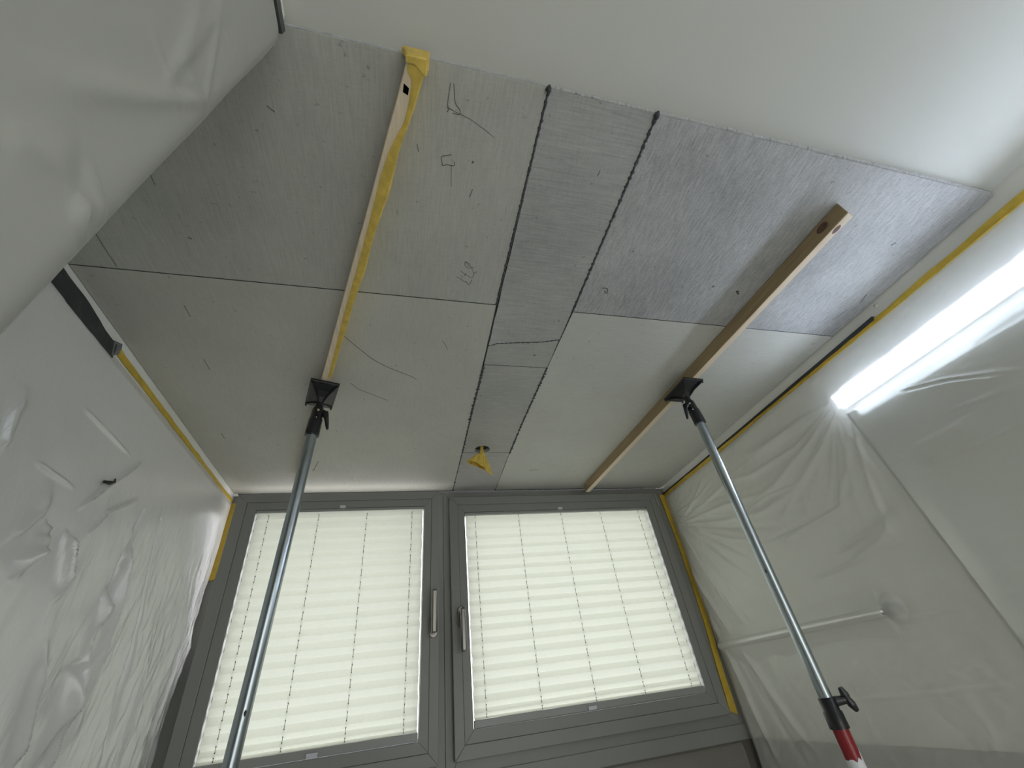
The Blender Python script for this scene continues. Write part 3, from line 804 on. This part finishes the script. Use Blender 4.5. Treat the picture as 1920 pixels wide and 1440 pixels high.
# pier wall, wrapped round its outer corner
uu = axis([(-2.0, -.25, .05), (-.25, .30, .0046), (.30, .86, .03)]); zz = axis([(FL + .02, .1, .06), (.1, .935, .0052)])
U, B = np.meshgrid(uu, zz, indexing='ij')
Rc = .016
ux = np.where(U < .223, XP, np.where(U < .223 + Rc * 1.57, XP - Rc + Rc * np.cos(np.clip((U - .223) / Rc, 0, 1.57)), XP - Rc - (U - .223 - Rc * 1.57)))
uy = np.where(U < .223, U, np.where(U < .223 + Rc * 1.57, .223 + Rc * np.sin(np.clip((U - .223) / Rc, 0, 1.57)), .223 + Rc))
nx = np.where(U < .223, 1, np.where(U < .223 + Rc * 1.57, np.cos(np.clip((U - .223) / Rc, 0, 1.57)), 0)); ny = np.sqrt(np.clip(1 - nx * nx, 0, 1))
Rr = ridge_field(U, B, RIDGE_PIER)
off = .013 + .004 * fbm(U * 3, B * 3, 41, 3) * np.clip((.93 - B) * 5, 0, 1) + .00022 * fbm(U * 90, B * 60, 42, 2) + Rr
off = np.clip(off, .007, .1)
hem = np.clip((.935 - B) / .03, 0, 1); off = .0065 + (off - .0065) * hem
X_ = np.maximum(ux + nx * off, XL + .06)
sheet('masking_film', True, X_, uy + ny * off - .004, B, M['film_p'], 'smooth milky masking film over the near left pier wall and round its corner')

hk = MB(); hk.tube([(XL + .030, 1.283, .620), (XL + .036, 1.300, .624), (XL + .036, 1.314, .632), (XL + .032, 1.318, .645)], [.004, .006, .004, .002], 8)
hk = hk.make('wall_hook', M['black']); tag(hk, 'small dark hook showing on the left cheek wall film', 'hook')
# below the windows
xx = axis([(XL + .12, .0, .04), (.0, XR - .075, .008)]); zz = axis([(FL + .02, -.6, .06), (-.6, -.268, .006)])
A, B = np.meshgrid(xx, zz, indexing='ij')
off = .012 + .01 * fbm(A * 5, B * 4, 51, 3) + .003 * fbm(A * 12, B * 40, 52, 3)
off = np.clip(off, .006, .1) * np.clip((-.268 - B) / .02 + .3, 0, 1)
sheet('masking_film', True, A, YW - .005 - off, B, M['film_w'], 'brownish crinkled masking film hanging under the window sill')

# ------------------------------------------------------------------ tapes
def tape_strip(name, P, Q, axis_i, base, th, mt, label, crumple=.001, seed=0, nseg=60):
    """strip between polyline P (upper) and Q (lower) given in the plane normal to axis_i at value base"""
    def res(L, t):
        k = t * (len(L) - 1); i = min(int(k), len(L) - 2); f = k - i
        return [L[i][j] + (L[i+1][j] - L[i][j]) * f for j in (0, 1)]
    m = MB(); vs = []; n = 7
    for s_ in range(nseg + 1):
        t_ = s_ / nseg; a = res(P, t_); b = res(Q, t_)
        for k in range(n):
            f = k / (n - 1); u = a[0] + (b[0]-a[0]) * f; w = a[1] + (b[1]-a[1]) * f
            jt = crumple * mnoise.noise(Vector((u * 14 + seed, w * 30, seed)))
            w += crumple * .8 * mnoise.noise(Vector((u * 9, k, seed + 3))) if k in (0, n-1) else 0
            h = base + th * (1 + 0 * f) + math.copysign(max(0, jt) * 1.5, th)
            p = [u, w]; p.insert(axis_i, h); vs.append(p)
    N = len(vs)
    vs2 = []
    for p in vs:
        q = list(p); q[axis_i] = base; vs2.append(q)
    fs = []
    for s_ in range(nseg):
        for k in range(n - 1):
            i = s_ * n + k; fs.append((i, i+1, i+n+1, i+n))
    rim = [s_ * n for s_ in range(nseg + 1)] + [nseg * n + k for k in range(1, n)] + [s_ * n + n - 1 for s_ in range(nseg - 1, -1, -1)] + list(range(n - 2, 0, -1))
    for i in range(len(rim)):
        a, b = rim[i], rim[(i+1) % len(rim)]; fs.append((a, b, N + b, N + a))
    m.add(vs + vs2, fs, False)
    o = m.make(name, M[mt])
    tag(o, label, 'tape'); return o
# on the right wall (y, z)
tape_strip('masking_tape', [(-.5, .948), (.2, .951), (.7, .944), (1.3, .945), (2.22, .948)], [(-.5, .905), (.2, .925), (.7, .926), (1.3, .932), (1.7, .922), (2.22, .930)], 0, XR - .003, -.0045, 'yellow',
           'yellow masking tape along the top of the right wall film', .004, 3, 160)
tape_strip('cloth_tape', [(.677, .953), (1.4, .951), (2.228, .953)], [(.682, .939), (1.4, .942), (2.228, .947)], 0, XR - .0005, -.0125, 'blacktape',
           'narrow black cloth tape line above the yellow tape on the right wall', .0008, 7, 60)
# vertical beside the right window (x, z) on the frame plane
tape_strip('masking_tape', [(1.592, .945), (1.602, .70), (1.600, .45), (1.590, .2), (1.572, .02), (1.560, -.155)], [(1.631, .945), (1.632, .70), (1.631, .45), (1.622, .2), (1.604, .02), (1.598, -.170)], 1, YW - .001, -.0055, 'yellow',
           'yellow masking tape running down the right window frame edge', .004, 11, 100)
# left
tape_strip('masking_tape', [(1.108, .968), (1.6, .9655), (2.22, .965)], [(1.112, .948), (1.6, .949), (2.22, .949)], 0, XL + .0015, .004, 'yellow',
           'thin yellow masking tape along the top of the left cheek wall', .003, 13, 120)
tape_strip('masking_tape', [(-.865, .950), (-.866, .76), (-.866, .585)], [(-.822, .950), (-.830, .76), (-.836, .588)], 1, YW - .001, -.006, 'yellow',
           'short yellow masking tape down the left window frame edge', .003, 17, 60)
tape_strip('cloth_tape', [(.790, .972), (.93, .972), (1.02, .962), (1.085, .963)], [(.790, .915), (.93, .915), (1.02, .916), (1.096, .920)], 0, XL + .0045, .005, 'darktape',
           'wide dark grey tape patch at the top of the left cheek wall', .003, 19, 60)
m = MB(); m.add([(XL + .0105, 1.066, .964), (XL + .0105, 1.088, .922), (XL + .005, 1.118, .962), (XL + .005, 1.104, .985), (XL + .003, 1.066, .964), (XL + .003, 1.088, .922), (XL + .002, 1.118, .962), (XL + .002, 1.104, .985)],
      [(0,1,2,3), (7,6,5,4), (0,4,5,1), (1,5,6,2), (2,6,7,3), (3,7,4,0)])
o = m.make('folded_corner', M['screw']); 
fm = mat('grey_foil', (.20, .20, .23), .4, var=.5, vscale=(60, 300, 60), bump=.4); o.data.materials[0] = fm
o.name = 'cloth_tape'; tag(o, 'small folded grey foil-like tape corner at the end of the dark tape patch', 'tape')
tape_strip('cloth_tape', [(-1.2, .948), (-.4, .950), (.10, .948), (.2295, .950)], [(-1.2, .905), (-.4, .908), (.10, .909), (.2295, .928)], 0, XP + .0065, .006, 'darktape',
           'dark grey tape along the top of the near pier wall film', .002, 23, 60)

# ------------------------------------------------------------------ things on the right wall
mr = MB(); mr.box(XR - .0125, XR - .0005, -.48, .956, -.20, .715)
mr = mr.make('mirror', M['mirror'], bevel=.0008); tag(mr, 'large frameless wall mirror behind film below the light bar', 'mirror')
m = MB(); m.box(XR - .0129, XR - .0004, .9562, .9635, -.20, .715); m.make('mirror_edge', M['gasket'], mr)
lr = empty('light_bar', (XR - .022, .2, .735)); tag(lr, 'glowing white linear wall lamp shining through the film above the mirror', 'lamp')
m = MB(); m.box(XR - .014, XR - .0005, -.44, .945, .735, .787); m.make('lamp_housing', M['lampbody'], lr)
m = MB(); m.box(XR - .0465, XR - .0145, -.44, .949, .7601, .786); m.make('diffuser_top', M['lamp_side'], lr)
m = MB(); m.box(XR - .0465, XR - .0145, -.44, .949, .734, .760); m.make('diffuser_lower', M['lamp_low'], lr)
m = MB(); m.box(XR - .0485, XR - .0466, -.44, .950, .735, .785); m.make('light_diffuser', M['lamp'], lr)
tr = empty('towel_rail', (XR - .02, 1.72, .10)); tag(tr, 'pale horizontal rail on the right wall seen blurred through film', 'rail')
m = MB(); m.tube([(XR - .0340, 1.245, .096), (XR - .0340, 2.15, .104)], .0125, 14); m.make('bar', M['chrome'], tr)
for y in (1.225, 2.15):
    m = MB(); m.tube([(XR - .0005, y, .10), (XR - .036, y, .10)], .020 if y < 2 else .009, 14); m.make('bracket', M['black'] if y < 2 else M['chrome'], tr)

# ------------------------------------------------------------------ wooden laths pressed to the ceiling
def lath(name, c0, slope, y0, y1, w, h, mt, label, endskew=0):
    x0, x1 = c0, c0 + slope * (y1 - y0)
    root = empty(name, ((x0+x1)/2, (y0+y1)/2, 1 - h)); tag(root, label, 'batten', None)
    m = MB(); n = 24; vs = []; fs = []
    for i in range(n + 1):
        f = i / n; y = y0 + (y1-y0) * f; x = x0 + (x1-x0) * f
        j = .0008 * mnoise.noise(Vector((i * .8, c0 * 9, 0)))
        ww = w[0] + (w[1] - w[0]) * f
        for (a, b) in ((0, -h), (ww, -h), (ww, -.0007), (0, -.0007)):
            vs.append((x + a + j, y + (endskew * a if i == 0 else 0), 1 + b))
    for i in range(n):
        for k in range(4): fs.append((i*4+k, i*4+(k+1) % 4, (i+1)*4+(k+1) % 4, (i+1)*4+k))
    fs += [(3,2,1,0), (n*4, n*4+1, n*4+2, n*4+3)]
    m.add(vs, fs); o = m.make('lath_body', M[mt], root, bevel=.0012)
    if mt == 'wood2':                                   # browned sides with their shade in the colour, lit underside left pale
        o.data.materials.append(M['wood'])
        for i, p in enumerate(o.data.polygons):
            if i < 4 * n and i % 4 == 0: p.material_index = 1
    return root
lb = lath('wooden_batten', -.0375, -.2835, .232, 2.005, (.030, .026), .050, 'wood', 'pale pine batten edged with yellow tape, pressed to the ceiling by the left prop')
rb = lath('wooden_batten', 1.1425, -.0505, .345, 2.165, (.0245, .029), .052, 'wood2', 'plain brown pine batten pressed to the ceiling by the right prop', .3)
# knots and marks
def disc(m, c, rx, ry, nrm, rot=0, th=.0006):
    c = Vector(c); n_ = Vector(nrm).normalized(); a = n_.cross(Vector((0, 0, 1)) if abs(n_.z) < .9 else Vector((0, 1, 0))).normalized(); b = n_.cross(a)
    a2 = a * math.cos(rot) + b * math.sin(rot); b2 = b * math.cos(rot) - a * math.sin(rot)
    vs = [c + n_ * th + a2 * rx * math.cos(q) + b2 * ry * math.sin(q) for q in [2*math.pi*k/14 for k in range(14)]]
    m.add([c + n_ * th * 1.3] + vs, [(0, 1 + k, 1 + (k+1) % 14) for k in range(14)])
m = MB(); disc(m, (1.153, .395, .948), .0075, .014, (0, 0, -1)); m.make('wood_knot', M['knot'], rb)
m = MB(); disc(m, (1.1385, .41, .978), .018, .012, (-1, 0, 0)); m.make('wood_knot', M['knot'], rb)
m = MB(); m.add([(-.0430, .268, .9494), (-.0330, .275, .9494), (-.0350, .287, .9494), (-.0445, .283, .9494)], [(0,1,2,3), (3,2,1,0)]); m.make('ink_stamp', M['teal'], lb)
# crumpled yellow paper tape along the left batten
m = MB(); vs = []; fs = []; n = 110; K = 9
def lx(y): return -.0375 - .2835 * (y - .232)
frac = [(.225, .05), (.245, .1), (.262, .60), (.30, .80), (.335, .86), (.36, .66), (.40, .40), (.46, .32), (.55, .42), (.70, .5), (.85, .48), (1.0, .60), (1.20, .75)]
def fr(y):
    for i in range(len(frac) - 1):
        if y <= frac[i+1][0]: 
            t_ = (y - frac[i][0]) / (frac[i+1][0] - frac[i][0]); return frac[i][1] + (frac[i+1][1] - frac[i][1]) * t_
    return frac[-1][1]
for i in range(n + 1):
    y = .226 + (1.175 - .226) * i / n; x0 = lx(y); w = .030 - .004 * i / n; a = fr(y)
    bulge = .0035 + .004 * (mnoise.noise(Vector((y * 9, 1, 2))) + .4) * (1 if y < .8 else .5)
    prof = [(x0 + w * a, .9495), (x0 + w * (a + (1-a) * .5), .9485), (x0 + w + bulge * .5, .9478), (x0 + w + bulge, .954), (x0 + w + bulge * 1.2, .966), (x0 + w + bulge * .9, .980), (x0 + w + .002, .992), (x0 + w + .001, .998), (x0 + w + .0005, .999)]
    for k, (px_, pz_) in enumerate(prof):
        e = .0022 * mnoise.noise(Vector((y * 40, k * .8, 3))) * (0 if k in (0, 8) else 1)
        vs.append((px_ + abs(e), y, pz_ - abs(e) * .6))
for i in range(n):
    for k in range(K - 1): fs.append((i*K+k, i*K+k+1, (i+1)*K+k+1, (i+1)*K+k))
m.add(vs, fs); yt = m.make('paper_tape', M['washi'], lb)
md = yt.modifiers.new('solid', 'SOLIDIFY'); md.thickness = .0003; md.offset = -1
yt['label'] = 'crumpled yellow paper tape strip'
# end wrap
m = MB(); vs = []; fs = []
ring_ = [(-.012, .9985), (-.006, .985), (-.003, .962), (-.002, .9475), (.014, .9465), (.034, .9470), (.037, .960), (.038, .98), (.040, .9985)]
for i, y in enumerate((.2215, .224, .234, .250)):
    for k, (dx, z) in enumerate(ring_):
        cut_ = (.016 if k < 5 and i == 3 else 0)
        s_ = 1 if i else .9
        vs.append((lx(.232) + dx * s_ + (.003 if not i else 0) + .001 * mnoise.noise(Vector((k, i, 2))), y - cut_, z + (.002 if not i and z < .96 else 0)))
for i in range(3):
    for k in range(8): fs.append((i*9+k, i*9+k+1, (i+1)*9+k+1, (i+1)*9+k))
fs.append(tuple(range(9)))
m.add(vs, fs); ew = m.make('end_wrap', M['washi'], yt)
md = ew.modifiers.new('solid', 'SOLIDIFY'); md.thickness = .0003

# ------------------------------------------------------------------ yellow paper plug hanging from the cable hole
m = MB(); vs = []; fs = []; K = 28
prof = [(1.019, .0075), (1.000, .0062), (.985, .0068), (.974, .010)]
for z, r in prof:
    for k in range(K):
        a = 2 * math.pi * k / K; rr = r * (1 + .25 * math.sin(a * 4))
        vs.append((.348 + rr * math.cos(a), 1.745 + rr * math.sin(a) * .8, z))
def rim(a):
    c, s_ = math.cos(a), math.sin(a)
    x = .345 + (.043 * c if c > 0 else .076 * abs(c) ** 1.6 * -1)
    y = 1.745 + .026 * s_
    z = .905 - .030 * max(0, c) + .024 * max(0, -c) ** 1.2 - (.030 * max(0, math.cos(a + .9)) ** 1.4)
    return x, y, z
for j in range(1, 9):
    f = j / 8
    for k in range(K):
        a = 2 * math.pi * k / K; X1, Y1, Z1 = rim(a)
        x0, y0, z0 = .348 + .010 * math.cos(a), 1.745 + .008 * math.sin(a), .974
        g_ = f ** .8
        w = .006 * f * mnoise.noise(Vector((k * .9, j * .7, 3))) + .003 * (1 if k % 3 == 0 else -1) * f
        vs.append((x0 + (X1-x0) * g_ + w, y0 + (Y1-y0) * g_ + w, z0 + (Z1-z0) * (f ** 1.1) + w * .6))
for i in range(len(prof) + 7):
    for k in range(K): fs.append((i*K+k, i*K+(k+1) % K, (i+1)*K+(k+1) % K, (i+1)*K+k))
m.add(vs, fs); wd = m.make('paper_plug', M['washi'])
md = wd.modifiers.new('solid', 'SOLIDIFY'); md.thickness = .0004
tag(wd, 'crumpled yellow tape bundle hanging from the round cable hole in the ceiling', 'tape bundle')

# ------------------------------------------------------------------ telescopic ceiling props
def prop(plate_c, yaw, apex, top, bot, lever_dir, label, full):
    """head plate under the batten, pivot neck, steel tube, clamp collar, red outer tube, foot"""
    top = Vector(top); bot = Vector(bot); ax = (bot - top).normalized()
    def at(z): return top + ax * ((z - top.z) / ax.z)
    foot = at(FL)
    root = empty('telescopic_prop', (foot.x, foot.y, FL)); tag(root, label, 'prop', 'telescopic ceiling props')
    cy, sy = math.cos(yaw), math.sin(yaw)
    def P(u, v, z): return (plate_c[0] + u * cy - v * sy, plate_c[1] + u * sy + v * cy, z)
    z0 = .947
    # plate with rim, four concave slopes and ribs down to the ball joint
    m = MB(); HU, HV = .047, .076
    def slab(hu, hv, za, zb):
        vs = [P(-hu, -hv, za), P(hu, -hv, za), P(hu, hv, za), P(-hu, hv, za), P(-hu, -hv, zb), P(hu, -hv, zb), P(hu, hv, zb), P(-hu, hv, zb)]
        m.add(vs, [(0,3,2,1),(4,5,6,7),(0,1,5,4),(1,2,6,5),(2,3,7,6),(3,0,4,7)])
    slab(HU, HV, z0 - .010, z0)
    hp = m.make('head_plate', M['black'], root, bevel=.0015)
    m = MB()
    ap = Vector(apex)
    rings_ = []
    for f, z in ((.86, z0 - .0095), (.55, z0 - .018), (.30, z0 - .030), (.17, ap.z)):
        c = Vector((plate_c[0], plate_c[1], 0)).lerp(Vector((ap.x, ap.y, 0)), (1 - f) if f > .2 else 1)
        rings_.append([(c.x + a * HU * f * cy - b * HV * f * sy * (1 if f > .2 else .7), c.y + a * HU * f * sy + b * HV * f * cy * (1 if f > .2 else .7), z) for a, b in ((-1,-1),(1,-1),(1,1),(-1,1))])
    vs = [v for r in rings_ for v in r]
    fs = [(i*4+k, i*4+(k+1) % 4, (i+1)*4+(k+1) % 4, (i+1)*4+k) for i in range(3) for k in range(4)] + [(12,13,14,15)]
    m.add(vs, fs); m.make('head_cone', M['black'], root, bevel=.0008)
    m = MB()
    for a, b in ((-1,-1),(1,-1),(1,1),(-1,1)):
        pa = Vector(P(a*HU*.93, b*HV*.93, z0 - .010)); pb = Vector(P(a*HU*.45, b*HV*.45, z0 - .026)); pc = Vector((ap.x + (a*cy - b*sy) * .006, ap.y + (a*sy + b*cy) * .006, ap.z + .004))
        m.tube([pa, pb, pc], [.0028, .0035, .005], 8)
        m.tube([P(a*HU*.90, b*HV*.93, z0 - .009), P(a*HU*.90, b*HV*.93, z0 - .018)], .0030, 8)
    m.make('head_rib', M['black'], root)
    # pivot and neck
    m = MB(); m.tube([ap + Vector((0, 0, .012)), ap, ap.lerp(top, .25)], [.010, .013, .012], 14)
    m.make('ball_joint', M['black'], root)
    m = MB(); q0 = ap.lerp(top, .10) 
    m.tube([q0, ap.lerp(top, .22), ap.lerp(top, .55), ap.lerp(top, .58), top + ax * .004, top + ax * .018], [.013, .019, .0195, .0215, .0225, .0225], 20)
    m.make('neck', M['black'], root)
    ld = Vector(lever_dir).normalized(); ld = (ld - ax * ld.dot(ax)).normalized()
    m = MB(); a_ = ap.lerp(top, .30)
    m.tube([a_ + ld * .006, a_ + ld * .026 + ax * .006, a_ + ld * .034 + ax * .030, a_ + ld * .040 + ax * .056, a_ + ld * .043 + ax * .068], [.012, .012, .0075, .0055, .004], 10)
    m.make('release_lever', M['black'], root)
    vd = (Vector((0, 0, 0)) - a_).normalized(); vd = (vd - ax * vd.dot(ax)).normalized()
    m = MB(); b_ = ap.lerp(top, .34) + vd * .0195; m.tube([b_, b_ + vd * .003], .0042, 10)
    b2 = ap.lerp(top, .62) + vd * .0215; m.tube([b2, b2 + vd * .002], .0026, 8); m.make('pivot_screw', M['screw'], root)
    # tubes
    zc = -.088
    m = MB(); r = .0168
    m.tube([top + ax * .012, at(zc - .05)], r, 24); st = m.make('inner_tube', M['steel'], root)
    m = MB(); cside = Vector((-ax.z, 0, ax.x)).normalized()
    for zq in ((.235,) if full else (.05,)):
        c = at(zq) + (cside * -.0160 if full else cside * .008) + Vector((0, -.0150 if not full else -.006, 0))
        m.tube([c + Vector((0, -.0008, .005)), c + Vector((.0005, -.0022, 0)), c + Vector((0, -.0008, -.006))], [.0015, .0032, .0012], 7)
    m.make('tube_dent', M['gasket'], st)
    m = MB(); m.tube([at(zc), at(zc - .001), at(zc - .028), at(zc - .031), at(zc - .066)], [.0185, .0215, .0205, .0235, .0240], 24)
    cl = m.make('clamp_collar', M['black'], root)
    k0 = at(zc - .012); kd = Vector((.83, -.45, .05)).normalized() if full else Vector((.9, -.3, .05)).normalized()
    m = MB(); m.tube([k0 + kd * .015, k0 + kd * .044], [.012, .009], 12)
    side = kd.cross(Vector((0, 1, 0))).normalized(); e1 = Vector((.25, 0, .97)).normalized()
    w0 = k0 + kd * .050
    m.make('knob_stem', M['black'], cl)
    m = MB(); m.tube([w0 + Vector((-.006, 0, .026)), w0 + Vector((-.002, 0, .010)), w0, w0 + Vector((.006, 0, -.012)), w0 + Vector((.013, 0, -.026))], [.006, .0105, .009, .0105, .006], 8, smooth=False)
    m.make('wing_knob', M['black'], cl)
    m = MB(); m.tube([at(zc - .060), at(FL + .02)], .0195, 24); rd = m.make('outer_tube', M['red'], root)
    # torn white label on the red tube
    m = MB(); vs = []; n = 18; P0 = at(-.238)
    a = ax.cross(Vector((0, 1, 0))).normalized(); b = ax.cross(a)
    for k in range(n + 1):
        q = 2 * math.pi * k / n
        rr = .0199
        topz = -.214 + .012 * mnoise.noise(Vector((k * .9, 2, 0))) + (.022 if k in (1, 2, 3) else 0)
        for zz_ in (topz, -.42):
            vs.append(at(zz_) + (a * math.cos(q) + b * math.sin(q)) * rr)
    m.add(vs, [(2*k, 2*k+1, 2*k+3, 2*k+2) for k in range(n)], True); m.make('torn_label', M['sticker'], rd)
    m = MB(); m.tube([at(FL + .055), at(FL + .03), at(FL + .012), at(FL + .0005)], [.022, .028, .055, .058], 20); m.make('foot', M['black'], root)
    return root
prop((-.3145, 1.262), math.atan(.2835), (-.3155, 1.268, .902), (-.3225, 1.280, .798), (-.3476, 1.314, -.042), (1, 0, .1),
     'steel telescopic ceiling prop in front of the left window', False)
prop((1.103, 1.140), math.atan(.0505), (1.108, 1.146, .902), (1.1275, 1.1575, .805), (1.141, 1.188, -.093), (-1, 0, .0),
     'steel and red telescopic ceiling prop in front of the film on the right', True)
